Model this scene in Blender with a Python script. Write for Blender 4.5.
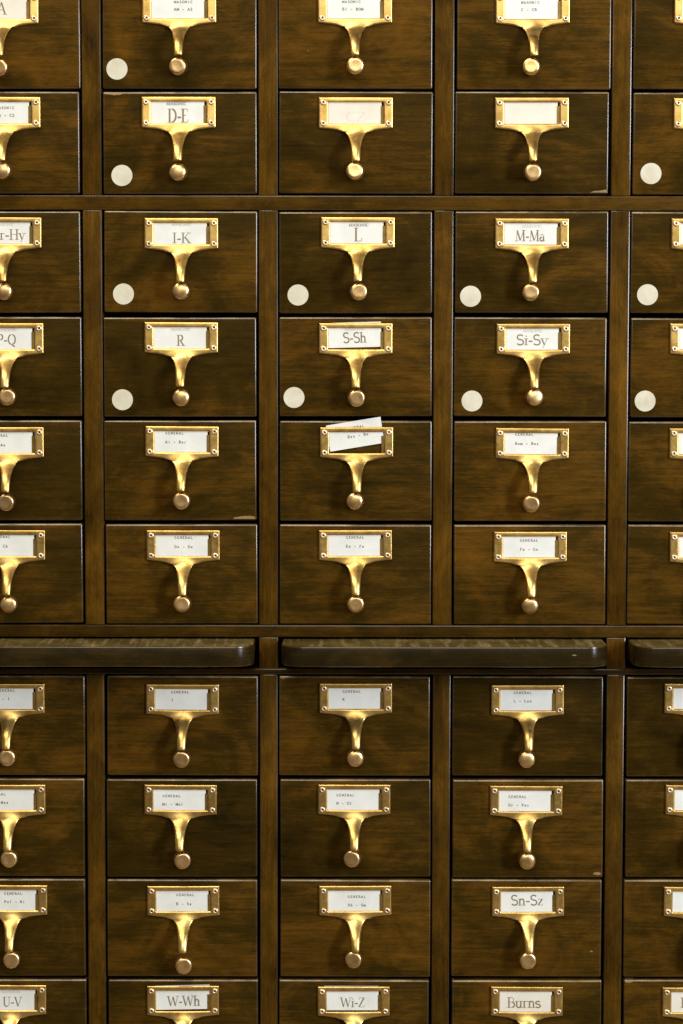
import bpy, bmesh, math, random
from mathutils import Vector, Matrix

# ------------------------------------------------------------------ camera, world, lamps
for o in list(bpy.data.objects):
    bpy.data.objects.remove(o, do_unlink=True)
SC = bpy.context.scene
COL = SC.collection
MM = 0.001
ZC = 1.15                      # height of the point in the middle of the picture
F = 2400.0                     # focal length in pixels of the 1024 px high picture
TILT = math.atan(0.0768)
D = F * math.cos(TILT) * MM    # distance of the lens from the drawer fronts
ROLL = math.radians(0.08)

cd = bpy.data.cameras.new('camera')
cam = bpy.data.objects.new('camera', cd)
COL.objects.link(cam)
cd.sensor_fit = 'VERTICAL'
cd.sensor_height = 36.0
cd.lens = F / 1024.0 * 36.0
cd.clip_start = 0.05
cd.clip_end = 100
CAM = Vector((0, -D, ZC + D * math.tan(TILT)))
CROT = Matrix.Rotation(math.pi / 2 - TILT, 3, 'X') @ Matrix.Rotation(ROLL, 3, 'Z')
cam.matrix_world = Matrix.Translation(CAM) @ CROT.to_4x4()
SC.camera = cam
SC.render.resolution_x = 683
SC.render.resolution_y = 1024

w = bpy.data.worlds.new('World')
SC.world = w
w.use_nodes = True
bg = w.node_tree.nodes['Background']
bg.inputs[0].default_value = (1.0, 0.93, 0.80, 1)
bg.inputs[1].default_value = 0.175


def area(name, loc, target, sx, sy, power, col):
    l = bpy.data.lights.new(name, 'AREA')
    l.shape = 'RECTANGLE'
    l.size = sx
    l.size_y = sy
    l.energy = power
    l.color = col
    o = bpy.data.objects.new(name, l)
    COL.objects.link(o)
    o.location = loc
    d = Vector(target) - Vector(loc)
    o.rotation_euler = d.to_track_quat('-Z', 'Y').to_euler()
    return o


# a bank of warm ceiling fittings above and in front, a cool window off to the right, and an added fill behind the camera to brighten brass and cards
area('ceiling_lamp', (-0.75, -1.2, ZC + 1.95), (0, 0, ZC + 0.1), 2.2, 0.9, 42, (1.0, 0.90, 0.72))
area('fill_light_behind', (0.3, -4.3, ZC + 1.75), (0, 0, ZC), 3.0, 1.2, 50, (1.0, 0.92, 0.78))
area('window_light', (2.3, -2.0, ZC + 0.62), (0, 0, ZC + 0.2), 0.38, 1.4, 92, (0.88, 0.93, 1.0))

vs = SC.view_settings
vs.view_transform = 'Standard'
vs.look = 'None'
vs.gamma = 1
vs.exposure = 0.0
vs.use_curve_mapping = False
SC.render.engine = 'CYCLES'

rnd = random.Random(7)


def at(px, py, y=0.0):
    """point on the vertical plane at depth y that the picture shows at px, py"""
    d = CROT @ Vector((px - 341.5, 512.0 - py, -F))
    k = (y - CAM.y) / d.y
    return CAM + d * k


# ------------------------------------------------------------------ materials
def newmat(name):
    m = bpy.data.materials.new(name)
    m.use_nodes = True
    nt = m.node_tree
    b = nt.nodes['Principled BSDF']
    return m, nt, b


def node(nt, t, **kw):
    n = nt.nodes.new(t)
    for k, v in kw.items():
        if k in ('operation', 'blend_type', 'data_type', 'noise_dimensions', 'attribute_type', 'attribute_name',
                 'direction_type', 'axis', 'interpolation_type', 'feature'):
            setattr(n, k, v)
        else:
            n.inputs[k].default_value = v
    return n


def ramp(nt, stops):
    r = nt.nodes.new('ShaderNodeValToRGB')
    e = r.color_ramp.elements
    e[0].position, e[0].color = stops[0][0], (*stops[0][1], 1)
    e[1].position, e[1].color = stops[-1][0], (*stops[-1][1], 1)
    for p, c in stops[1:-1]:
        x = e.new(p)
        x.color = (*c, 1)
    return r


def wood(name, vertical=False, dark=(0.012, 0.0078, 0.0014), mid=(0.038, 0.0206, 0.0026),
         light=(0.125, 0.055, 0.0058), spec=0.02, rough=0.42, chips=False, edge=False, gain=1.0, relief=0.25):
    m, nt, b = newmat(name)
    L = nt.links.new
    tc = node(nt, 'ShaderNodeTexCoord')
    oi = node(nt, 'ShaderNodeObjectInfo')
    off = node(nt, 'ShaderNodeVectorMath', operation='SCALE')
    cmb = node(nt, 'ShaderNodeCombineXYZ')
    L(oi.outputs['Random'], cmb.inputs[0])
    mu = node(nt, 'ShaderNodeMath', operation='MULTIPLY')
    mu.inputs[1].default_value = 7.31
    L(oi.outputs['Random'], mu.inputs[0])
    L(mu.outputs[0], cmb.inputs[1])
    L(oi.outputs['Random'], cmb.inputs[2])
    L(cmb.outputs[0], off.inputs[0])
    off.inputs['Scale'].default_value = 9.0
    add = node(nt, 'ShaderNodeVectorMath', operation='ADD')
    L(tc.outputs['Object'], add.inputs[0])
    L(off.outputs[0], add.inputs[1])

    def nz(scale3, detail=3.0, rough_=0.55, dist=0.0):
        mp = node(nt, 'ShaderNodeMapping')
        s = scale3 if not vertical else (scale3[2], scale3[1], scale3[0])
        mp.inputs['Scale'].default_value = s
        L(add.outputs[0], mp.inputs['Vector'])
        n = node(nt, 'ShaderNodeTexNoise')
        n.inputs['Scale'].default_value = 1.0
        n.inputs['Detail'].default_value = detail
        n.inputs['Roughness'].default_value = rough_
        n.inputs['Distortion'].default_value = dist
        L(mp.outputs[0], n.inputs['Vector'])
        return n.outputs['Fac']

    def mix(a, c, f):
        x = node(nt, 'ShaderNodeMix', data_type='FLOAT')
        x.inputs[0].default_value = f
        L(a, x.inputs[2])
        L(c, x.inputs[3])
        return x.outputs[0]

    grain = nz((15, 15, 330), 5.0, 0.68, 0.7)
    figure = nz((10, 10, 30), 4.0, 0.6, 2.4)
    blotch = nz((12, 12, 17), 5.0, 0.62, 0.9)
    pores = nz((160, 160, 1100), 3.0, 0.65, 0.4)
    v = mix(mix(grain, figure, 0.42), blotch, 0.50)
    v = mix(v, pores, 0.16)
    # each board was stained to a slightly different depth
    sh = node(nt, 'ShaderNodeMath', operation='MULTIPLY_ADD')
    L(oi.outputs['Random'], sh.inputs[0])
    sh.inputs[1].default_value = 0.09
    sh.inputs[2].default_value = -0.045
    ad = node(nt, 'ShaderNodeMath', operation='ADD')
    L(v, ad.inputs[0])
    L(sh.outputs[0], ad.inputs[1])
    r = ramp(nt, [(0.35, dark), (0.50, mid), (0.67, light)])
    L(ad.outputs[0], r.inputs[0])
    col = r.outputs[0]
    if gain != 1.0:
        g = node(nt, 'ShaderNodeMix', data_type='RGBA', blend_type='MULTIPLY')
        g.inputs[0].default_value = 1
        L(col, g.inputs[6])
        g.inputs[7].default_value = (gain, gain, gain, 1)
        col = g.outputs[2]
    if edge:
        # paler tan mixed in by noise, for top bevels and the shelf top
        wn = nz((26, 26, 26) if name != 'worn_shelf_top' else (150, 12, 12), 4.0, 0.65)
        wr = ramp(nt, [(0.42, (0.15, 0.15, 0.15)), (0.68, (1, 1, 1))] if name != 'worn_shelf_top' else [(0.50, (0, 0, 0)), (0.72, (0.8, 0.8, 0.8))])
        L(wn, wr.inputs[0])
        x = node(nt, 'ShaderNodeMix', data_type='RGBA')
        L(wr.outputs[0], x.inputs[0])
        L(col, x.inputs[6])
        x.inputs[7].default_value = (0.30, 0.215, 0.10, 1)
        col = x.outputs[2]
    if chips:
        # one knocked corner per board where the board carries chip_x, chip_z, chip_r
        sep = node(nt, 'ShaderNodeSeparateXYZ')
        L(tc.outputs['Object'], sep.inputs[0])
        at_ = [node(nt, 'ShaderNodeAttribute', attribute_type='OBJECT', attribute_name=k) for k in
               ('chip_x', 'chip_z', 'chip_r')]
        d2 = []
        for i, (ax, k) in enumerate(((0, 0.55), (2, 1.9))):
            s = node(nt, 'ShaderNodeMath', operation='SUBTRACT')
            L(sep.outputs[ax], s.inputs[0])
            L(at_[i].outputs['Fac'], s.inputs[1])
            p = node(nt, 'ShaderNodeMath', operation='MULTIPLY')
            L(s.outputs[0], p.inputs[0])
            p.inputs[1].default_value = k
            q = node(nt, 'ShaderNodeMath', operation='POWER')
            ab = node(nt, 'ShaderNodeMath', operation='ABSOLUTE')
            L(p.outputs[0], ab.inputs[0])
            L(ab.outputs[0], q.inputs[0])
            q.inputs[1].default_value = 2
            d2.append(q)
        sm = node(nt, 'ShaderNodeMath', operation='ADD')
        L(d2[0].outputs[0], sm.inputs[0])
        L(d2[1].outputs[0], sm.inputs[1])
        sq = node(nt, 'ShaderNodeMath', operation='SQRT')
        L(sm.outputs[0], sq.inputs[0])
        wob = nz((160, 160, 400), 3.0)
        wm = node(nt, 'ShaderNodeMath', operation='MULTIPLY_ADD')
        L(wob, wm.inputs[0])
        wm.inputs[1].default_value = 0.008
        wm.inputs[2].default_value = -0.004
        a2 = node(nt, 'ShaderNodeMath', operation='ADD')
        L(sq.outputs[0], a2.inputs[0])
        L(wm.outputs[0], a2.inputs[1])
        lt = node(nt, 'ShaderNodeMath', operation='LESS_THAN')
        L(a2.outputs[0], lt.inputs[0])
        L(at_[2].outputs['Fac'], lt.inputs[1])
        # a few pale nicks and scratches anywhere
        sc = nz((95, 95, 260), 1.0, 0.4, 0.8)
        gt = node(nt, 'ShaderNodeMath', operation='GREATER_THAN')
        L(sc, gt.inputs[0])
        gt.inputs[1].default_value = 0.865
        mx = node(nt, 'ShaderNodeMath', operation='MAXIMUM')
        L(lt.outputs[0], mx.inputs[0])
        L(gt.outputs[0], mx.inputs[1])
        x = node(nt, 'ShaderNodeMix', data_type='RGBA')
        L(mx.outputs[0], x.inputs[0])
        L(col, x.inputs[6])
        x.inputs[7].default_value = (0.27, 0.175, 0.075, 1)
        col = x.outputs[2]
    L(col, b.inputs['Base Color'])
    b.inputs['Specular IOR Level'].default_value = spec
    rr = node(nt, 'ShaderNodeMath', operation='MULTIPLY_ADD')
    L(blotch, rr.inputs[0])
    rr.inputs[1].default_value = 0.25
    rr.inputs[2].default_value = rough - 0.12
    L(rr.outputs[0], b.inputs['Roughness'])
    bp = node(nt, 'ShaderNodeBump')
    bp.inputs['Strength'].default_value = relief
    bp.inputs['Distance'].default_value = 0.0006
    L(mix(grain, pores, 0.35), bp.inputs['Height'])
    L(bp.outputs[0], b.inputs['Normal'])
    return m


def brass(name, base, dark, rough=0.27, aniso=0.0, scale=60.0, metallic=1.0):
    m, nt, b = newmat(name)
    L = nt.links.new
    tc = node(nt, 'ShaderNodeTexCoord')
    oi = node(nt, 'ShaderNodeObjectInfo')
    sc = node(nt, 'ShaderNodeVectorMath', operation='SCALE')
    L(oi.outputs['Location'], sc.inputs[0])
    sc.inputs['Scale'].default_value = 3.7
    ad = node(nt, 'ShaderNodeVectorMath', operation='ADD')
    L(tc.outputs['Object'], ad.inputs[0])
    L(sc.outputs[0], ad.inputs[1])
    n1 = node(nt, 'ShaderNodeTexNoise')
    n1.inputs['Scale'].default_value = scale
    n1.inputs['Detail'].default_value = 4
    L(ad.outputs[0], n1.inputs['Vector'])
    r = ramp(nt, [(0.28, tuple(q * 0.72 for q in dark)), (0.42, dark), (0.60, base)])
    L(n1.outputs['Fac'], r.inputs[0])
    # every casting has tarnished to its own depth
    tv = node(nt, 'ShaderNodeMath', operation='MULTIPLY_ADD')
    L(oi.outputs['Random'], tv.inputs[0])
    tv.inputs[1].default_value = 0.24
    tv.inputs[2].default_value = 0.82
    tm = node(nt, 'ShaderNodeMix', data_type='RGBA', blend_type='MULTIPLY')
    tm.inputs[0].default_value = 1
    L(r.outputs[0], tm.inputs[6])
    L(tv.outputs[0], tm.inputs[7])
    L(tm.outputs[2], b.inputs['Base Color'])
    n2 = node(nt, 'ShaderNodeTexNoise')
    n2.inputs['Scale'].default_value = 220
    n2.inputs['Detail'].default_value = 3
    L(ad.outputs[0], n2.inputs['Vector'])
    rr = node(nt, 'ShaderNodeMath', operation='MULTIPLY_ADD')
    L(n2.outputs['Fac'], rr.inputs[0])
    rr.inputs[1].default_value = 0.22
    rr.inputs[2].default_value = rough - 0.11
    L(rr.outputs[0], b.inputs['Roughness'])
    b.inputs['Metallic'].default_value = metallic
    if aniso:
        tg = node(nt, 'ShaderNodeTangent', direction_type='RADIAL', axis='Y')
        L(tg.outputs[0], b.inputs['Tangent'])
        b.inputs['Anisotropic'].default_value = aniso
    bp = node(nt, 'ShaderNodeBump')
    bp.inputs['Strength'].default_value = 0.04
    bp.inputs['Distance'].default_value = 0.0008
    L(n1.outputs['Fac'], bp.inputs['Height'])
    L(bp.outputs[0], b.inputs['Normal'])
    return m


def paper(name, a, c, rough=0.75):
    m, nt, b = newmat(name)
    L = nt.links.new
    tc = node(nt, 'ShaderNodeTexCoord')
    oi = node(nt, 'ShaderNodeObjectInfo')
    ad = node(nt, 'ShaderNodeVectorMath', operation='ADD')
    L(tc.outputs['Object'], ad.inputs[0])
    L(oi.outputs['Location'], ad.inputs[1])
    n = node(nt, 'ShaderNodeTexNoise')
    n.inputs['Scale'].default_value = 55
    n.inputs['Detail'].default_value = 5
    L(ad.outputs[0], n.inputs['Vector'])
    r = ramp(nt, [(0.3, a), (0.7, c)])
    L(n.outputs['Fac'], r.inputs[0])
    L(r.outputs[0], b.inputs['Base Color'])
    b.inputs['Roughness'].default_value = rough
    b.inputs['Specular IOR Level'].default_value = 0.25
    return m


def flat(name, c, rough=0.8):
    m, nt, b = newmat(name)
    n = node(nt, 'ShaderNodeTexNoise')
    n.inputs['Scale'].default_value = 900
    r = ramp(nt, [(0.3, c), (0.75, tuple(min(1, x * 1.8 + 0.03) for x in c))])
    nt.links.new(n.outputs['Fac'], r.inputs[0])
    nt.links.new(r.outputs[0], b.inputs['Base Color'])
    b.inputs['Roughness'].default_value = rough
    return m


W_DRAWER = wood('drawer_wood', chips=True)
W_EDGE = wood('rounded_edge', spec=0.8, rough=0.24, relief=0.0)
W_PALE_EDGE = wood('pale_top_edge', edge=True, spec=1.0, rough=0.24, relief=0.05)
W_STILE = wood('stile_wood', vertical=True, dark=(0.015, 0.0074, 0.0014), mid=(0.066, 0.0315, 0.0034),
               light=(0.165, 0.075, 0.0075))
W_STILE_E = wood('stile_rounded_edge', vertical=True, spec=0.6, rough=0.24, relief=0.0)
W_RAIL = wood('rail_wood', dark=(0.013, 0.0075, 0.0014), mid=(0.041, 0.0205, 0.0026), light=(0.105, 0.050, 0.0054))
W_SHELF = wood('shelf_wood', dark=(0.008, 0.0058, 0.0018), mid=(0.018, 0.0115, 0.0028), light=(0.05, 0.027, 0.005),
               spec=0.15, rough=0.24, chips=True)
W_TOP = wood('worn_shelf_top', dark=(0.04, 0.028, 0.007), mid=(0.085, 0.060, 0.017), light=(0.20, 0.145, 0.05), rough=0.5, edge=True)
W_CASE = wood('case_wood')
BRASS = brass('aged_brass', (0.86, 0.585, 0.205), (0.75, 0.48, 0.145), rough=0.33)
KNOB = brass('turned_brass', (0.98, 0.68, 0.33), (0.93, 0.60, 0.26), rough=0.31, aniso=0.0, scale=120)
SCREW = brass('screw_brass', (0.95, 0.76, 0.55), (0.90, 0.68, 0.45), rough=0.42, scale=300)
HOLE = flat('screw_recess', (0.03, 0.016, 0.006))
CARD_W = paper('white_card', (0.68, 0.69, 0.655), (0.77, 0.775, 0.74))
CARD_C = paper('cream_card', (0.68, 0.64, 0.55), (0.76, 0.72, 0.63))
DOT = paper('dot_paper', (0.52, 0.48, 0.36), (0.68, 0.65, 0.53))
INK_B = flat('printing_ink', (0.15, 0.115, 0.065))
INK_T = flat('typewriter_ink', (0.09, 0.09, 0.085))
INK_F = flat('faded_ink', (0.36, 0.34, 0.29))


# ------------------------------------------------------------------ mesh helpers
def link(name, me, parent=None, loc=(0, 0, 0), rot=(0, 0, 0)):
    o = bpy.data.objects.new(name, me)
    COL.objects.link(o)
    o.parent = parent
    o.location = loc
    o.rotation_euler = rot
    return o


def empty(name, loc, rot=(0, 0, 0)):
    o = link(name, None, None, loc, rot)
    o.empty_display_size = 0.03
    return o


def mesh(bm, name, mats, smooth=True, angle=40):
    me = bpy.data.meshes.new(name)
    bm.normal_update()
    bm.to_mesh(me)
    bm.free()
    for m in mats:
        me.materials.append(m)
    if smooth:
        me.shade_smooth()
        me.set_sharp_from_angle(angle=math.radians(angle))
    return me


def board(sx, sy, sz, bev=0.0012, segs=2, mats=(None,), name='board', front_only_edges=True):
    """a board centred in x and z with its front at y=0; the rounded arrises take the second material"""
    bm = bmesh.new()
    bmesh.ops.create_cube(bm, size=1)
    for v in bm.verts:
        v.co = Vector((v.co.x * sx, (v.co.y + 0.5) * sy, v.co.z * sz))
    bmesh.ops.bevel(bm, geom=list(bm.edges), offset=bev, segments=segs, profile=0.5, affect='EDGES')
    bm.normal_update()
    for f in bm.faces:
        n = f.normal
        if max(abs(n.x), abs(n.y), abs(n.z)) < 0.995:
            f.material_index = 1 if len(mats) > 1 else 0
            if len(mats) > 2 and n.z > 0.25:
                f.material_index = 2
    return mesh(bm, name, mats)


def tag(o, label, cat, group=None):
    o['label'] = label
    o['category'] = cat
    if group:
        o['group'] = group


# ------------------------------------------------------------------ setting
def floor():
    bm = bmesh.new()
    bmesh.ops.create_grid(bm, x_segments=4, y_segments=4, size=4)
    m, nt, b = newmat('floor_lino')
    n = node(nt, 'ShaderNodeTexNoise')
    n.inputs['Scale'].default_value = 30
    r = ramp(nt, [(0.35, (0.13, 0.10, 0.06)), (0.65, (0.19, 0.15, 0.10))])
    nt.links.new(n.outputs['Fac'], r.inputs[0])
    nt.links.new(r.outputs[0], b.inputs['Base Color'])
    b.inputs['Roughness'].default_value = 0.5
    o = link('floor', mesh(bm, 'floor', [m], False), None, (0, -1.5, 0))
    o['kind'] = 'structure'


floor()

# measured grid: middles of the stiles (px) in an upper and a lower row, drawer tops and bottoms (px)
STILE_X = []
for a, b_ in ((92.2, 97.0), (268.3, 268.8), (444.4, 439.9), (620.8, 612.5)):
    STILE_X.append(0.5 * (at(a, 205).x + at(b_, 970).x))
PITCH = (STILE_X[3] - STILE_X[0]) / 3
STILE_X = [STILE_X[0] - PITCH] + STILE_X + [STILE_X[3] + PITCH]
SW = 0.0192
ROWS = [(-12.0, 89.0), (91.8, 194.0), (211.5, 313.0), (317.3, 416.7), (420.8, 520.8), (524.3, 623.8),
        (676.2, 775.8), (779.3, 877.0), (879.6, 976.6), (979.8, 1076.0)]
ROWZ = [(at(341, a).z, at(341, b_).z) for a, b_ in ROWS]


def zpx(py, y=0.0):
    return at(341, py, y).z


XL = STILE_X[0] - SW / 2
XR = STILE_X[5] + SW / 2
cab = empty('card_catalog_cabinet', (0, 0, 0))
tag(cab, 'dark brown wooden library card catalog cabinet frame around all the drawers', 'cabinet')

rails = [(zpx(-15.0), zpx(-15) + 0.03), (zpx(210.2), zpx(195.6)), (zpx(637.3), zpx(625.2)), (zpx(674.5), zpx(668.6)),
         (zpx(1078) - 0.05, zpx(1078.0))]
for zb, zt in rails:
    me = board(XR - XL, 0.022, zt - zb, 0.0012, 2, (W_RAIL, W_STILE_E), 'rail')
    link('rail', me, cab, (0.5 * (XL + XR), 0.0, 0.5 * (zb + zt)))
segs = [(rails[0][0], rails[1][1]), (rails[1][0], rails[2][1]), (rails[2][0], rails[3][1]), (rails[3][0], rails[4][1])]
for i, x in enumerate(STILE_X):
    for k, (zt, zb) in enumerate(segs):
        wd = SW - (0.0012 if k > 2 else 0)
        if k == 2 and i in (1, 3):
            continue              # the pull-out shelves span two columns
        me = board(wd, 0.021, zt - zb, 0.0012, 2, (W_STILE, W_STILE_E), 'stile')
        link('stile', me, cab, (x, 0.0004 + 0.0003 * rnd.random(), 0.5 * (zt + zb)))
DEP = 0.42
ZT, ZB = rails[0][1], rails[4][0]
for x in (XL - 0.0101, XR + 0.0101):
    link('side_panel', board(0.02, DEP, ZT - ZB, 0.001, 1, (W_CASE,), 'side_panel'), cab, (x, -0.004, 0.5 * (ZT + ZB)))
link('top_panel', board(XR - XL + 0.06, DEP + 0.02, 0.022, 0.002, 2, (W_CASE,), 'top_panel'), cab,
     (0.5 * (XL + XR), -0.02, ZT + 0.0110))
link('bottom_panel', board(XR - XL + 0.06, DEP + 0.02, 0.022, 0.002, 2, (W_CASE,), 'bottom_panel'), cab,
     (0.5 * (XL + XR), -0.02, ZB - 0.0110))
link('back_panel', board(XR - XL, 0.01, ZT - ZB, 0.0004, 1, (W_CASE,), 'back_panel'), cab,
     (0.5 * (XL + XR), DEP - 0.02, 0.5 * (ZT + ZB)))
LEGH = ZB - 0.0220
for x in (XL + 0.02, XR - 0.02):
    for y in (0.0, DEP - 0.07):
        link('leg', board(0.045, 0.045, LEGH, 0.003, 2, (W_CASE,), 'leg'), cab, (x, y, LEGH / 2))


# ------------------------------------------------------------------ pull-out shelves
def shelf_mesh(x0, x1, y0, th, r, depth=0.30):
    bm = bmesh.new()
    pts = [(x0, depth), (x0, y0 + r)]
    for k in range(1, 9):
        a = math.pi - k / 9 * math.pi / 2
        pts.append((x0 + r + r * math.cos(a), y0 + r - r * math.sin(a)))
    pts.append((x0 + r, y0))
    pts.append((x1 - r, y0))
    for k in range(1, 9):
        a = math.pi / 2 - k / 9 * math.pi / 2
        pts.append((x1 - r + r * math.cos(a), y0 + r - r * math.sin(a)))
    pts += [(x1, y0 + r), (x1, depth)]
    lo = [bm.verts.new((x, y, -th)) for x, y in pts]
    hi = [bm.verts.new((x, y, 0)) for x, y in pts]
    n = len(pts)
    top = bm.faces.new(hi)
    bot = bm.faces.new(lo[::-1])
    for i in range(n):
        bm.faces.new((lo[i], lo[(i + 1) % n], hi[(i + 1) % n], hi[i]))
    bmesh.ops.recalc_face_normals(bm, faces=bm.faces[:])
    es = [e for e in bm.edges if abs(e.verts[0].co.z - e.verts[1].co.z) < 1e-6]
    bmesh.ops.bevel(bm, geom=es, offset=0.0011, segments=2, profile=0.5, affect='EDGES')
    bm.normal_update()
    for f in bm.faces:
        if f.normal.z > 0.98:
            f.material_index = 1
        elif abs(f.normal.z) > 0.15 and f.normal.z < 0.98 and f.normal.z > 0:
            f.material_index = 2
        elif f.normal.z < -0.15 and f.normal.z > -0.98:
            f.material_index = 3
    return mesh(bm, 'pull_out_shelf', [W_SHELF, W_TOP, W_EDGE, W_EDGE])


YS = -0.056
zs_top = at(341, 647.0, YS).z
zs_th = zs_top - at(341, 667.3, YS).z
g = 0.0022
for (i0, i1, lab) in ((0, 2, 'dark wooden pull-out shelf with rounded front corner, running off the left edge'),
                      (2, 4, 'dark wooden pull-out shelf in the middle, above the GENERAL K and L drawers'),
                      (4, 5, 'dark wooden pull-out shelf cut off by the right edge of the picture')):
    x0 = STILE_X[i0] + SW / 2 + g
    x1 = STILE_X[i1] - SW / 2 - g
    x0 += (0.0, 0, 0.0022, 0, 0.0004)[i0]
    x1 -= {2: 0.0018, 4: 0.0012, 5: 0}[i1]
    xm = 0.5 * (x0 + x1)
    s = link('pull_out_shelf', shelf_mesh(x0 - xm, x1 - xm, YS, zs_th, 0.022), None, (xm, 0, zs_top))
    tag(s, lab, 'shelf', 'pull-out reference shelves')
    s['chip_x'] = {0: -0.02, 2: 0.128, 4: 0.3}[i0]
    s['chip_z'] = {0: -0.0, 2: -0.008, 4: 0.0}[i0]
    s['chip_r'] = {0: 0.001, 2: 0.0016, 4: 0.0}[i0]


# ------------------------------------------------------------------ brass label pull, knob, screw
def pull_mesh():
    HW, WX, WT, WB, CB = 36.6, 27.4, -5.3, -26.0, -30.3     # mm
    T = 2.4

    def interp(tab, t):
        for (a, va), (b, vb) in zip(tab, tab[1:]):
            if t <= b:
                return va + (vb - va) * (t - a) / (b - a)
        return tab[-1][1]

    def zb(x):                                            # lower outline of the plate
        x = abs(x)
        return interp([(0, -33.8), (15.5, -33.6), (18, -32.6), (22, -31.9), (28, -31.2), (36.6, -30.3)], x)

    def roll(d, r=1.3):
        return r - math.sqrt(max(0, r * r - (r - d) ** 2)) if d < r else 0.0

    band = [0, .12, .4, .85, 1.4, 2.8]
    def bands(a, b, n=2):
        mid = [a + (b - a) * k / n for k in range(1, n)]
        s = 1 if b > a else -1
        return [a + s * q for q in band] + [a + s * 2.8 + (b - s * 2.8 - a - s * 2.8) * k / n for k in range(1, n)] + [b - s * q for q in band[::-1]]
    xs = bands(-HW, -WX) + [-WX + (2 * WX) * k / 28 for k in range(1, 28)] + bands(WX, HW)
    # keep +-15.5 exactly on a column so that the stem starts there
    xs = sorted(xs)
    for tgt in (-15.5, 15.5):
        j = min(range(len(xs)), key=lambda q: abs(xs[q] - tgt))
        xs[j] = tgt
    zs_top_ = [0, -.12, -.4, -.85, -1.4, -2.6, -3.9, -4.45, -4.9, -5.18, -5.3]
    zs_mid = [WT + (WB - WT) * k / 8 for k in range(1, 8)]
    nb = 9
    rows = []
    for z in zs_top_ + zs_mid + [WB]:
        rows.append([(x, z) for x in xs])
    fb = [0, .03, .09, .2, .33, .5, .66, .8, .9, .97, 1.0]
    for k in fb[1:]:
        rows.append([(x, WB + (zb(x) - WB) * k) for x in xs])
    bm = bmesh.new()
    V = []
    for row in rows:
        vr = []
        for (x, z) in row:
            ds = [HW - abs(x), -z]
            bottom = z - zb(x)
            ab = abs(x)
            if ab > 15.5:
                ds.append(bottom)
            elif ab > 10:
                ds.append(bottom + (15.5 - ab) * 0.6)
            inx, inz = ab <= WX, WB <= z <= WT
            if inx and z >= WT:
                ds.append(z - WT)
            elif inx and z <= WB:
                ds.append(WB - z)
            elif inz:
                ds.append(ab - WX)
            else:
                ds.append(math.hypot(max(0, ab - WX), max(0, z - WT, WB - z)))
            d = max(0, min(ds))
            y = -T + roll(d)
            y -= 0.25 * math.cos(x / HW * math.pi / 2)           # plate faintly bowed
            if z < WB:
                s = (WB - z) / 7.75
                y -= 2.2 * s ** 1.7 * math.exp(-(x / 10.5) ** 2)
            vr.append(bm.verts.new((x * MM, y * MM, z * MM)))
        V.append(vr)
    nx = len(xs)
    for i in range(len(rows) - 1):
        z0, z1 = rows[i][0][1], rows[i + 1][0][1]
        for j in range(nx - 1):
            xm = 0.5 * (xs[j] + xs[j + 1])
            zm = 0.5 * (z0 + z1)
            if abs(xm) < WX and WB < zm < WT:
                continue
            bm.faces.new((V[i][j], V[i + 1][j], V[i + 1][j + 1], V[i][j + 1]))
    bm.verts.ensure_lookup_table()
    # stem, lofted on from the lower edge between x = -15.5 and 15.5
    j0 = min(range(nx), key=lambda q: abs(xs[q] + 15.5))
    j1 = min(range(nx), key=lambda q: abs(xs[q] - 15.5))
    last = V[-1]
    prof = [  # z, half width, middle y, edge y, share of rounded section
        (-34.6, 12.9, -5.3, -2.7, 0.0), (-35.8, 10.6, -6.1, -3.4, 0.1), (-37.3, 8.9, -7.3, -4.6, 0.25),
        (-39.2, 7.6, -9.0, -6.2, 0.45), (-41.5, 6.6, -11.2, -8.3, 0.65), (-44.5, 5.8, -14.2, -11.2, 0.85), (-48.5, 5.25, -17.6, -14.6, 1.0),
        (-52.5, 4.95, -20.1, -17.2, 1.0), (-56.5, 4.75, -21.6, -18.8, 1.0), (-60.0, 4.6, -22.5, -19.8, 1.0), (-62.6, 4.5, -23.0, -20.4, 1.0),
        (-63.4, 4.4, -22.9, -20.4, 1.0), (-63.8, 4.15, -22.4, -20.2, 1.0), (-63.8, 3.95, -21.3, -19.8, 1.0)]
    prev = [last[j] for j in range(j0, j1 + 1)]
    us = [xs[j] / 15.5 for j in range(j0, j1 + 1)]
    for k, (z, hw, yc, ye, rd) in enumerate(prof):
        cur = []
        for u in us:
            uu = u + (math.copysign(abs(u) ** 0.8, u) - u) * rd
            ga = (math.exp(-(u * 15.5 / 10.5) ** 2) - 0.1131) / 0.8869
            ga += (math.sqrt(max(0.0, 1 - 0.94 * u * u)) - ga) * 0.25
            el = (math.sqrt(max(0.0, 1 - 0.94 * uu * uu)) - 0.245) / 0.755
            y = ye + (yc - ye) * (ga + (el - ga) * rd) + roll((1 - abs(u)) * hw, 0.9) * (1 - rd)
            zz = z + (0.9 * abs(uu) ** 2 * (hw / 13) if k < 5 else 0)
            cur.append(bm.verts.new((uu * hw * MM, y * MM, zz * MM)))
        for a in range(len(us) - 1):
            bm.faces.new((prev[a], cur[a], cur[a + 1], prev[a + 1]))
        prev = cur
    bm.normal_update()
    # turned-back rim round every open edge gives the casting its thickness
    be = [e for e in bm.edges if e.is_boundary]
    ret = bmesh.ops.extrude_edge_only(bm, edges=be)
    for v in ret['geom']:
        if isinstance(v, bmesh.types.BMVert):
            x, y, z = [c / MM for c in v.co]
            if z < -34.2:
                v.co.y += 2.2 * MM
                v.co.x *= 0.93
            elif z > -0.5 or (abs(x) < WX + .3 and z > WB - .3):
                v.co.y = -1.3 * MM
            else:
                v.co.y = -0.05 * MM
    # slanted cheek at the right of the window, notched at its top
    q = [(27.35, -2.2, -8.8), (24.6, -1.35, -8.8), (24.6, -1.35, -26.2), (27.35, -2.2, -26.2)]
    bm.faces.new([bm.verts.new((x * MM, y * MM, z * MM)) for x, y, z in q])
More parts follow.
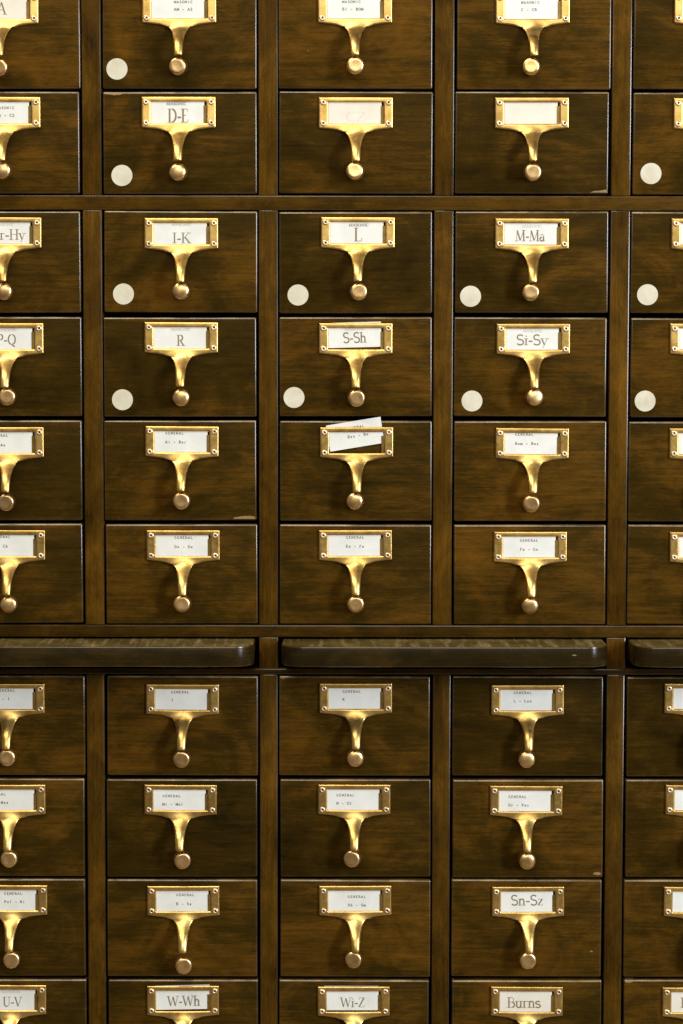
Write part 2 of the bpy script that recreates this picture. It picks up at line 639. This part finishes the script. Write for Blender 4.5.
    bmesh.ops.recalc_face_normals(bm, faces=bm.faces[:])
    # recalc may flip the shell: make the front face the viewer
    bm.normal_update()
    f = max(bm.faces, key=lambda q_: q_.calc_area())
    if f.normal.y > 0:
        bmesh.ops.reverse_faces(bm, faces=bm.faces[:])
    return mesh(bm, 'label_pull', [BRASS], True, 50)


def lathe(prof, n, mats, name, idx=None):
    """turn (radius, y) round the y axis; y negative is towards the room"""
    bm = bmesh.new()
    rings = []
    for r, y in prof:
        if r < 1e-6:
            rings.append([bm.verts.new((0, y * MM, 0))])
        else:
            rings.append([bm.verts.new((r * MM * math.cos(2 * math.pi * k / n), y * MM, r * MM * math.sin(2 * math.pi * k / n)))
                          for k in range(n)])
    for i in range(len(rings) - 1):
        a, b = rings[i], rings[i + 1]
        for k in range(n):
            k2 = (k + 1) % n
            if len(a) == 1 and len(b) == 1:
                continue
            if len(a) == 1:
                f = bm.faces.new((a[0], b[k], b[k2]))
            elif len(b) == 1:
                f = bm.faces.new((a[k], b[0], a[k2]))
            else:
                f = bm.faces.new((a[k], b[k], b[k2], a[k2]))
            if idx and i in idx:
                f.material_index = 1
    bmesh.ops.recalc_face_normals(bm, faces=bm.faces[:])
    return mesh(bm, name, mats, True, 42)


PULL = pull_mesh()
KNOB_A = lathe([(4.2, 1.0), (4.2, -3.5), (5.2, -4.4), (7.9, -5.0), (8.5, -5.9), (8.75, -7.0), (8.75, -13.9), (8.6, -15.1), (8.15, -16.2),
                (7.4, -16.9), (6.6, -17.25), (5.8, -17.35), (4.3, -17.3), (2.0, -17.2), (0, -17.18)], 40, [KNOB], 'rod_knob')
KNOB_B = lathe([(4.2, 1.0), (4.2, -3.5), (5.2, -4.4), (7.8, -5.0), (8.5, -5.9), (8.7, -7.0), (8.7, -13.6), (8.45, -15.1),
                (7.8, -16.2), (6.8, -17.0), (5.0, -17.6), (2.5, -17.95), (0, -18.05)], 40, [KNOB], 'rod_knob_domed')
SCREW_M = lathe([(3.0, 0.0), (3.0, -0.35), (2.7, -0.8), (2.1, -1.08), (1.4, -1.12), (1.0, -0.9), (0.8, -0.5), (0.0, -0.3)], 16,
                [SCREW, HOLE], 'screw', idx=(5, 6))
DOT_M = lathe([(10.4, 0.0), (10.4, -0.14), (0, -0.16)], 40, [DOT], 'dot_sticker')


# ------------------------------------------------------------------ lettering (own stroke alphabet)
def arc(cx, cy, rx, ry, a0, a1, n=10):
    return [(cx + rx * math.cos(math.radians(a0 + (a1 - a0) * k / n)), cy + ry * math.sin(math.radians(a0 + (a1 - a0) * k / n)))
            for k in range(n + 1)]


X = 0.62
S_CAP = arc(.30, .76, .24, .24, 30, 250, 10) + arc(.30, .26, .27, .26, 80, -150, 10)
S_LOW = [(x * .78, y * X) for x, y in S_CAP]
# glyph: (advance, [(thick?, points, serif ends)])
G = {
    'A': (.78, [(0, [(.06, 0), (.37, 1)], 's'), (1, [(.37, 1), (.68, 0)], 'e'), (0, [(.17, .36), (.56, .36)], '')]),
    'B': (.70, [(1, [(.14, 0), (.14, 1)], 'se'), (0, [(.14, 1)] + arc(.34, .77, .22, .23, 90, -90) + [(.14, .54)], ''),
                (1, arc(.36, .27, .27, .27, 75, -75), ''), (0, [(.14, 0), (.38, 0)], '')]),
    'C': (.74, [(1, arc(.42, .5, .34, .5, 110, 250), ''), (0, arc(.42, .5, .34, .5, 40, 110) , ''), (0, arc(.42, .5, .34, .5, 250, 320), '')]),
    'D': (.80, [(1, [(.14, 0), (.14, 1)], 'se'), (0, [(.14, 1), (.34, 1)], ''), (1, arc(.34, .5, .36, .5, 85, -85), ''), (0, [(.14, 0), (.34, 0)], '')]),
    'E': (.66, [(1, [(.14, 0), (.14, 1)], 'se'), (0, [(.14, 1), (.54, 1), (.55, .82)], ''), (0, [(.14, .52), (.42, .52)], ''), (0, [(.14, 0), (.56, 0), (.59, .2)], '')]),
    'F': (.62, [(1, [(.14, 0), (.14, 1)], 'se'), (0, [(.14, 1), (.54, 1), (.55, .82)], ''), (0, [(.14, .52), (.42, .52)], '')]),
    'G': (.78, [(1, arc(.42, .5, .34, .5, 60, 300, 14), ''), (1, [(.66, .08), (.66, .42)], ''), (0, [(.5, .42), (.74, .42)], '')]),
    'H': (.82, [(1, [(.14, 0), (.14, 1)], 'se'), (1, [(.66, 0), (.66, 1)], 'se'), (0, [(.14, .52), (.66, .52)], '')]),
    'I': (.36, [(1, [(.18, 0), (.18, 1)], 'se')]),
    'J': (.46, [(1, [(.28, 1), (.28, .15)], 's'), (0, arc(.16, .15, .12, .2, 0, -150), '')]),
    'K': (.78, [(1, [(.14, 0), (.14, 1)], 'se'), (0, [(.14, .40), (.62, 1)], 'e'), (1, [(.30, .58), (.68, 0)], 'e')]),
    'L': (.64, [(1, [(.14, 0), (.14, 1)], 'se'), (0, [(.14, 0), (.55, 0), (.58, .24)], '')]),
    'M': (.98, [(0, [(.12, 0), (.16, 1)], 's'), (1, [(.16, 1), (.48, .04)], ''), (0, [(.48, .04), (.80, 1)], ''), (1, [(.80, 1), (.82, 0)], 'se')]),
    'N': (.84, [(0, [(.14, 0), (.14, 1)], 's'), (1, [(.14, 1), (.68, 0)], ''), (0, [(.68, 0), (.68, 1)], 'e')]),
    'O': (.82, [(1, arc(.41, .5, .34, .5, 110, 250), ''), (1, arc(.41, .5, .34, .5, -70, 70), ''), (0, arc(.41, .5, .34, .5, 70, 110), ''), (0, arc(.41, .5, .34, .5, 250, 290), '')]),
    'P': (.66, [(1, [(.14, 0), (.14, 1)], 'se'), (0, [(.14, 1), (.34, 1)], ''), (1, arc(.34, .74, .23, .26, 85, -85), ''), (0, [(.34, .48), (.14, .48)], '')]),
    'Q': (.82, [(1, arc(.41, .5, .34, .5, 110, 250), ''), (1, arc(.41, .5, .34, .5, -70, 70), ''), (0, arc(.41, .5, .34, .5, 70, 110), ''), (0, arc(.41, .5, .34, .5, 250, 290), ''),
                (1, [(.40, .06), (.52, -.14), (.72, -.2)], '')]),
    'R': (.76, [(1, [(.14, 0), (.14, 1)], 'se'), (0, [(.14, 1), (.34, 1)], ''), (1, arc(.34, .75, .22, .25, 85, -85), ''), (0, [(.34, .5), (.14, .5)], ''), (1, [(.34, .5), (.66, 0)], 'e')]),
    'S': (.62, [(1, S_CAP, '')]),
    'U': (.80, [(1, [(.15, 1), (.15, .3)] + arc(.40, .28, .25, .28, 180, 290), 's'), (0, arc(.40, .28, .25, .28, 290, 360) + [(.65, 1)], 'e')]),
    'V': (.76, [(1, [(.08, 1), (.38, 0)], 's'), (0, [(.38, 0), (.68, 1)], 'e')]),
    'W': (1.06, [(1, [(.06, 1), (.30, 0)], 's'), (0, [(.30, 0), (.53, .95)], ''), (1, [(.53, .95), (.75, 0)], ''), (0, [(.75, 0), (.98, 1)], 'e')]),
    'Z': (.70, [(0, [(.10, .8), (.12, 1), (.60, 1)], ''), (1, [(.60, 1), (.08, 0)], ''), (0, [(.08, 0), (.62, 0), (.64, .22)], '')]),
    'a': (.54, [(0, arc(.25, .44, .17, .19, 160, 10), ''), (1, [(.42, .44), (.42, .08), (.50, .0)], ''), (1, arc(.24, .18, .17, .17, 80, 330), '')]),
    'b': (.58, [(1, [(.12, 0), (.12, 1)], 'e'), (1, arc(.30, .31, .2, .31, 130, -130), '')]),
    'c': (.50, [(1, arc(.29, .31, .21, .31, 45, 315), '')]),
    'd': (.58, [(1, [(.46, 0), (.46, 1)], 'e'), (1, arc(.28, .31, .2, .31, 50, 310), '')]),
    'e': (.52, [(0, [(.08, .34), (.46, .34)], ''), (1, arc(.28, .31, .2, .31, 5, 320), '')]),
    'h': (.64, [(1, [(.14, 0), (.14, 1)], 'se'), (1, arc(.32, .40, .17, .22, 160, 0) + [(.49, 0)], 'e')]),
    'i': (.32, [(1, [(.16, 0), (.16, X)], 'se'), (1, [(.16, .82), (.16, .92)], '')]),
    'l': (.32, [(1, [(.16, 0), (.16, 1)], 'se')]),
    'm': (.92, [(1, [(.12, 0), (.12, X)], 'se'), (1, arc(.28, .42, .15, .2, 160, 0) + [(.43, 0)], 'e'), (1, arc(.59, .42, .15, .2, 160, 0) + [(.74, 0)], 'e')]),
    'n': (.64, [(1, [(.14, 0), (.14, X)], 'se'), (1, arc(.32, .40, .17, .22, 160, 0) + [(.49, 0)], 'e')]),
    'o': (.56, [(1, arc(.28, .31, .21, .31, 0, 360, 16), '')]),
    'r': (.46, [(1, [(.14, 0), (.14, X)], 'se'), (0, arc(.32, .42, .17, .2, 165, 40), '')]),
    's': (.48, [(1, S_LOW, '')]),
    'u': (.64, [(1, [(.12, X), (.12, .2)] + arc(.29, .2, .17, .2, 180, 350), 's'), (1, [(.48, X), (.48, 0)], 'se')]),
    'y': (.58, [(1, [(.08, X), (.30, 0)], 's'), (0, [(.50, X), (.22, -.24), (.10, -.22)], 's')]),
    'z': (.50, [(0, [(.08, .5), (.09, X), (.42, X)], ''), (1, [(.42, X), (.07, 0)], ''), (0, [(.07, 0), (.44, 0), (.46, .14)], '')]),
    '-': (.40, [(1, [(.04, .36), (.36, .36)], '')]),
    '.': (.30, [(1, [(.12, .0), (.12, .1)], '')]),
    ' ': (.36, []),
}


class Ink:
    def __init__(self):
        self.v, self.f, self.m, self.lay = [], [], [], 0

    def ribbon(self, pts, wd, mi):
        self.lay += 1
        y = -0.00003 - 0.0000015 * (self.lay % 20)
        P = [Vector(p) for p in pts]
        base = len(self.v)
        for i, p in enumerate(P):
            t = (P[min(i + 1, len(P) - 1)] - P[max(i - 1, 0)])
            if t.length < 1e-9:
                t = Vector((1, 0))
            t.normalize()
            n = Vector((-t.y, t.x)) * wd * 0.5
            for s in (1, -1):
                q = p + n * s
                self.v.append((q.x, y, q.y))
        for i in range(len(P) - 1):
            a = base + 2 * i
            self.f.append((a, a + 1, a + 3, a + 2))
            self.m.append(mi)

    def text(self, s, x, z, h, mi, width=None, typed=False, thick=.14, thin=.055):
        """x, z: start of the base line (m); h: cap height (m)"""
        if typed:
            pitch = typed
            for c in s:
                g = G[c]
                k = pitch * 0.92 / max(.62, g[0])
                for _, pts, _s in g[1]:
                    kk = min(k, h * 1.25) * (1.7 if c == '-' else 1.0)
                    x_ = x + (pitch * .92 - g[0] * kk) * .5
                    self.ribbon([(x_ + px * kk, z + py * h) for px, py in pts], h * .25, mi)
                    for e, (px, py) in (('s', pts[0]), ('e', pts[-1])):
                        if e in _s:
                            self.ribbon([(x_ + (px - .16) * kk, z + py * h), (x_ + (px + .16) * kk, z + py * h)], h * .16, mi)
                x += pitch
            return
        nat = sum(G[c][0] for c in s)
        k = (width / nat) if width else h
        for c in s:
            adv, st = G[c]
            for th, pts, ser in st:
                self.ribbon([(x + px * k, z + py * h) for px, py in pts], h * (thick if th else thin), mi)
                for e, (px, py) in (('s', pts[0]), ('e', pts[-1])):
                    if e in ser:
                        self.ribbon([(x + (px - .17) * k, z + py * h), (x + (px + .17) * k, z + py * h)], h * thin, mi)
            x += adv * k

    def build(self, parent, y):
        if not self.f:
            return None
        me = bpy.data.meshes.new('lettering')
        me.from_pydata(self.v, [], self.f)
        for m in (INK_B, INK_T, INK_F):
            me.materials.append(m)
        for p, mi in zip(me.polygons, self.m):
            p.material_index = mi
        return link('lettering', me, parent, (0, y, 0))


def card_mesh(cw, ch, serrated=False):
    bm = bmesh.new()
    top = []
    n = 44 if serrated else 1
    for k in range(n + 1):
        dz = -0.00035 if (serrated and k % 2) else 0
        top.append((-cw / 2 + cw * k / n, ch / 2 + dz))
    out = [(-cw / 2, -ch / 2)] + top + [(cw / 2, -ch / 2)]
    fr = [bm.verts.new((x, -0.00015, z)) for x, z in out]
    bk = [bm.verts.new((x, 0.00015, z)) for x, z in out]
    bm.faces.new(fr)
    bm.faces.new(bk[::-1])
    for i in range(len(out)):
        j = (i + 1) % len(out)
        bm.faces.new((fr[i], bk[i], bk[j], fr[j]))
    bmesh.ops.recalc_face_normals(bm, faces=bm.faces[:])
    return mesh(bm, 'label_card', [CARD_W], False)


CW, CH = 0.0550, 0.0250
CARD = card_mesh(CW, CH)
CARD_S = card_mesh(CW, 0.0265, True)

# ------------------------------------------------------------------ the drawers
# plates: left edge and top (px) for columns 0..4 ; column 0 is measured by its right edge (-74)
PL = [
    [(-36.2, -8.2), (141.7, -8.7), (317.8, -8.7), (495.8, -8.2), (674.8, -8.4)],
    [(-34.0, 96.5), (141.4, 96.4), (318.8, 97.0), (495.0, 97.0), (674.0, 97.3)],
    [(-32.6, 217.0), (144.2, 217.7), (321.0, 216.8), (495.2, 218.0), (671.7, 218.0)],
    [(-30.5, 322.9), (144.3, 322.0), (319.0, 322.9), (496.8, 323.4), (670.2, 323.0)],
    [(-29.9, 427.0), (145.2, 426.1), (319.9, 427.0), (495.8, 427.9), (669.7, 427.8)],
    [(-28.3, 530.0), (146.4, 530.2), (318.8, 530.0), (493.9, 531.5), (670.2, 531.8)],
    [(-28.4, 683.4), (146.2, 684.0), (319.4, 683.4), (491.4, 685.0), (664.7, 683.5)],
    [(-27.4, 784.8), (144.2, 784.8), (318.0, 784.8), (490.2, 785.8), (666.0, 785.3)],
    [(-25.3, 885.2), (147.0, 886.0), (319.0, 885.8), (492.0, 886.7), (664.0, 886.8)],
    [(-26.2, 985.4), (146.8, 986.0), (317.6, 986.5), (491.0, 986.7), (662.8, 987.6)],
]
M, GN = 'MASONIC', 'GENERAL'
# card text: ('t', heading, line, x, y1, y2) typed ; ('b', text, x, width, baseline, cap height, heading x, heading y)
TX = {
    (0, 0): ('b', 'A', 33, 9, 22, 12, 0, 0), (0, 1): ('t', M, 'AM - AZ', 32, 10.2, 17.5),
    (0, 2): ('t', M, 'BI - BOM', 24.3, 10, 17.3), (0, 3): ('t', M, 'C - CR', 25.5, 10.2, 17.3),
    (1, 0): ('t', M, 'CS - CZ', 29.5, 11, 18.5), (1, 1): ('b', 'D-E', 26.5, 20.8, 25.4, 13, 25, 7.4),
    (1, 2): ('f',), (1, 3): ('n',),
    (2, 0): ('b', 'Harr-Hy', 11.5, 46, 22.4, 10, 27, 7.4), (2, 1): ('b', 'I-K', 28, 18.3, 25, 10, 27.4, 7.0),
    (2, 2): ('b', 'L', 33.2, 8.5, 24, 13, 27.8, 8.3), (2, 3): ('b', 'M-Ma', 20.5, 29.3, 22.8, 10.6, 27, 8.2),
    (3, 0): ('b', 'P-Q', 27, 19, 21.5, 10, 27, 7.2), (3, 1): ('b', 'R', 32.5, 7.5, 23.5, 10.4, 26.6, 7.6),
    (3, 2): ('b', 'S-Sh', 24, 23.4, 19.6, 10, 26, 6.2), (3, 3): ('b', 'Si-Sy', 20, 31.5, 21.4, 10, 26.4, 7.6),
    (4, 0): ('t', GN, 'A - As', 19.3, 8.5, 18), (4, 1): ('t', GN, 'At - Bar', 19.8, 7.2, 16),
    (4, 2): ('t', GN, 'Bas - Bo', 20, 7, 15.5), (4, 3): ('t', GN, 'Bom - Buz', 19.3, 6.6, 15.7),
    (5, 0): ('t', GN, 'C - Ch', 19.9, 7, 16.4), (5, 1): ('t', GN, 'Da - Do', 27.8, 7.6, 16.7),
    (5, 2): ('t', GN, 'Ea - Fo', 27, 7.6, 16.5), (5, 3): ('t', GN, 'Fu - Go', 26, 9, 17.9),
    (6, 0): ('t', GN, 'H - I', 24.8, 7.2, 15.7), (6, 1): ('t', GN, 'J', 24.6, 8.2, 16), (6, 2): ('t', GN, 'K', 23, 8.5, 16.5),
    (6, 3): ('t', GN, 'L - Len', 22.3, 8.1, 16.5),
    (7, 0): ('t', GN, 'Li - Mas', 14.5, 9.8, 18.2), (7, 1): ('t', GN, 'Mi - Mur', 18, 11.5, 19.8),
    (7, 2): ('t', GN, 'N - Ol', 18.3, 11, 19.3), (7, 3): ('t', GN, 'Or - Pac', 18.3, 11.3, 19.8),
    (8, 0): ('t', GN, 'Pal - Ri', 29.0, 8.8, 17.1), (8, 1): ('t', GN, 'R - Sa', 29, 9.2, 18.3),
    (8, 2): ('t', GN, 'Sh - Sm', 28.7, 11.3, 19.8), (8, 3): ('b', 'Sn-Sz', 19.2, 32.2, 19, 10, 0, 0),
    (9, 0): ('b', 'U-V', 28.5, 18.9, 22, 9.4, 27, 7.2), (9, 1): ('b', 'W-Wh', 20.5, 32.6, 20.5, 10, 0, 0),
    (9, 2): ('b', 'Wi-Z', 23, 24.5, 21, 9.4, 0, 0), (9, 3): ('b', 'Burns', 16.5, 33.4, 21.5, 10.3, 0, 0),
    (9, 4): ('b', 'Boys', 18.5, 28, 21, 10, 0, 0),
}
G.setdefault('t', (.40, [(1, [(.18, .85), (.18, .1), (.32, .02)], ''), (0, [(.05, X), (.34, X)], '')]))
DOTS = {(0, 1): (117, 69), (1, 1): (122, 175.5), (1, 4): (651, 173.5), (2, 1): (123.5, 294), (2, 2): (298, 295),
        (2, 3): (470.5, 296.3), (2, 4): (647.5, 294.7), (3, 1): (122.5, 399.7), (3, 2): (294, 397.5), (3, 3): (472, 401),
        (3, 4): (645, 401)}
CHIPS = {(1, 3): (.072, -.050, .0075), (4, 1): (.066, -.050, .0085), (8, 3): (.0665, -.0235, .0008), (7, 3): (.071, -.046, .0022),
         (6, 2): (-.0735, .0492, .0025), (9, 4): (-.0735, .0492, .004), (1, 1): (-.065, .0515, .008), (1, 4): (-.074, .0512, .0025)}
ORD = ['top', 'second', 'third', 'fourth', 'fifth', 'sixth', 'seventh', 'eighth', 'ninth', 'bottom']
KOFF = {(1, 1): (.5, -1.2), (2, 1): (0, .9), (2, 2): (.2, -.3), (3, 1): (0, -.9), (4, 3): (0, -1.0), (5, 3): (0, .9), (8, 1): (-.2, -4.6),
        (8, 2): (-.1, 0), (6, 2): (-.4, 0), (6, 1): (-.3, 0), (0, 1): (.6, -.4)}
DW = PITCH - SW - 0.0032


def tray_mesh():
    bm = bmesh.new()
    w2, dp, t, h = DW / 2 - 0.006, 0.34, 0.008, 0.07
    for (x0, x1, y0, y1, z0, z1) in ((-w2, -w2 + t, 0, dp, -.045, -.045 + h), (w2 - t, w2, 0, dp, -.045, -.045 + h),
                                     (-w2 + t, w2 - t, dp - t, dp, -.045, -.045 + h), (-w2 + t, w2 - t, 0, dp - t, -.045, -.039)):
        g_ = bmesh.ops.create_cube(bm, size=1)
        for v in g_['verts']:
            v.co = Vector((x0 + (v.co.x + .5) * (x1 - x0), y0 + (v.co.y + .5) * (y1 - y0), z0 + (v.co.z + .5) * (z1 - z0)))
    return mesh(bm, 'tray_box', [W_CASE], False)


TRAY = tray_mesh()
FRONTS = {}


def text_of(key):
    t = TX.get(key)
    if not t or t[0] in 'nf':
        return None
    return t[1] + ' ' + t[2] if t[0] == 't' else t[1]


for r in range(10):
    zt, zb_ = ROWZ[r]
    hh = zt - zb_
    hk = round(hh, 5)
    if hk not in FRONTS:
        FRONTS[hk] = board(DW, 0.019, hh, 0.0016, 3, (W_DRAWER, W_EDGE, W_PALE_EDGE), 'drawer_front')
    for c in range(5):
        key = (r, c)
        if key == (0, 0):
            pass
        cx = 0.5 * (STILE_X[c] + STILE_X[c + 1]) + rnd.uniform(-.0008, .0008)
        yj = rnd.uniform(-.0012, .0010)
        cz = 0.5 * (zt + zb_) + rnd.uniform(-.0004, .0004)
        t = text_of(key)
        dot = ' and dot sticker' if key in DOTS else ''
        if t:
            lab = 'dark wooden card drawer whose brass pull reads ' + t + dot
            if key == (9, 4):
                lab = 'dark wooden card drawer right of the Burns drawer, cut off by the picture corner'
            if key == (0, 0):
                lab = 'dark wooden card drawer cut off by the top left corner of the picture'
        elif key == (1, 2):
            lab = 'dark wooden card drawer with faded cream label, directly above the L drawer'
        elif key == (1, 3):
            lab = 'dark wooden card drawer with blank cream label and chipped corner, above the M-Ma drawer'
        else:
            lab = 'card drawer cut off by the right edge, %s row from the top%s' % (
                ORD[r] if r not in (0,) else 'first', dot.replace('and', 'with'))
        base = Vector((cx, yj, zt - hh))
        d = empty('card_tray', base)
        tag(d, lab, 'drawer', 'card catalog drawers')
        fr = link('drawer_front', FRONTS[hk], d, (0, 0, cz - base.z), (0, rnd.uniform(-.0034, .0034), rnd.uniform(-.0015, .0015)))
        fr['chip_x'], fr['chip_z'], fr['chip_r'] = CHIPS.get(key, (1.0, 1.0, 0.0))
        link('tray_box', TRAY, d, (0, 0.0192, cz - base.z))
        # brass pull
        plx, ply = PL[r][c]
        tp = at(plx, ply, -0.003)
        pos = Vector((tp.x + 0.0366, 0, tp.z)) - base
        pos.y = -0.0001
        pu = link('label_pull', PULL, d, pos, (0, rnd.uniform(-.006, .006), 0))
        for sx in (-1, 1):
            for sz in (-5.4, -25.7):
                link('screw', SCREW_M, pu, (sx * 0.0322, -0.00245 - .0001, sz * MM), (0, rnd.uniform(0, 3), 0))
        ko = KOFF.get(key, (rnd.uniform(-.4, .4), rnd.uniform(-.5, .5)))
        kn = link('rod_knob', KNOB_A if rnd.random() < .6 else KNOB_B, d,
                  (pos.x + ((.3, .1, -.4, -.7, -.7)[c] + ko[0]) * MM, 0.0, pos.z + (-73.4 + ko[1]) * MM),
                  (rnd.uniform(-.11, .07), rnd.uniform(0, 6.28), rnd.uniform(-.10, .10)))
        if key in DOTS:
            p = at(*DOTS[key], 0.0)
            link('dot_sticker', DOT_M, d, (p.x - base.x, -0.00012, p.z - base.z))
        # label card
        if c == 4 and r < 2:
            continue
        pw = base + pos
        cy = yj - 0.00100
        ang, dx, dz = rnd.uniform(-.006, .006), 0.0, 0.0
        me = CARD
        if key == (4, 2):
            p = at(355.3, 434.1, cy)
            cl, ang, me = Vector((p.x, cy, p.z)), -math.radians(9.4), CARD_S
        else:
            cl = Vector((pw.x - 0.0022, cy, pw.z - 0.0160))
            if key == (3, 2):
                ang, cl.z = -math.radians(1.6), cl.z + 0.0042
            if key == (9, 1):
                ang, cl.z, cl.x = -math.radians(1.2), cl.z + 0.0040, cl.x + .002
            if key == (9, 2):
                cl.z += 0.0038
        cream = key in ((1, 2), (1, 3), (0, 0), (9, 3), (9, 4))
        cd_ = link('label_card', me, None, cl, (0, ang, 0))
        if cream:
            cd_.material_slots[0].link = 'OBJECT'
            cd_.material_slots[0].material = CARD_C
        if t and key not in ((9, 4), (0, 0)):
            how = 'printed' if TX[key][0] == 'b' else 'typed'
            cl_lab = 'white paper label card %s %s in a brass holder' % (how, t)
            if key == (4, 2):
                cl_lab = 'crooked white label card typed Bas - Bo sticking out above its brass holder'
        elif key == (9, 4):
            cl_lab = 'cream label card right of the Burns card, mostly cut off by the right edge'
        elif key == (0, 0):
            cl_lab = 'pale label card cut off by the top left corner of the picture'
        elif key == (1, 2):
            cl_lab = 'cream label card with faded unreadable print, above the L card'
        elif key == (1, 3):
            cl_lab = 'blank cream label card above the M-Ma card'
        else:
            cl_lab = 'sliver of white label card at the right edge, %s row from the top' % ORD[r]
        tag(cd_, cl_lab, 'label card', 'label cards in the brass holders')
        # print: positions are measured in px from the plate's left and top, in mm on the plate
        ink = Ink()
        T_ = TX.get(key)
        k = 73.2 / (74.5 - 2.4 * (ply + 9) / 1000.0) * MM
        ox = pw.x - 0.0366 - cl.x
        oz = pw.z - cl.z
        if key == (4, 2):
            ox, oz = -0.0082 - 20 * k, -0.0022 + 16.0 * k
        if T_ and T_[0] == 't':
            _, hd, ln, x, y1, y2 = T_
            ink.text(hd, ox + x * k, oz - (y1 + 1.1) * k, 0.0022, 1, typed=2.67 * MM)
            ink.text(ln, ox + x * k, oz - (y2 + 1.2) * k, 0.0024, 1, typed=2.67 * MM)
        elif T_ and T_[0] == 'b':
            _, s, x, wd, bl, h, hx, hy = T_
            ink.text(s, ox + x * k, oz - bl * k, h * k, 0, width=wd * k)
            if hx:
                ink.text(GN if r == 9 else M, ox + hx * k, oz - (hy + 1.0) * k, 0.0024, 2 if key not in ((1, 1), (2, 2)) else 1, width=20 * k, thick=.24, thin=.16)
        elif T_ and T_[0] == 'f':
            ink.text('CZ', ox + 27 * k, oz - 24 * k, 0.009, 2, width=20 * k, thick=.05, thin=.03)
        ink.build(cd_, -0.00015)
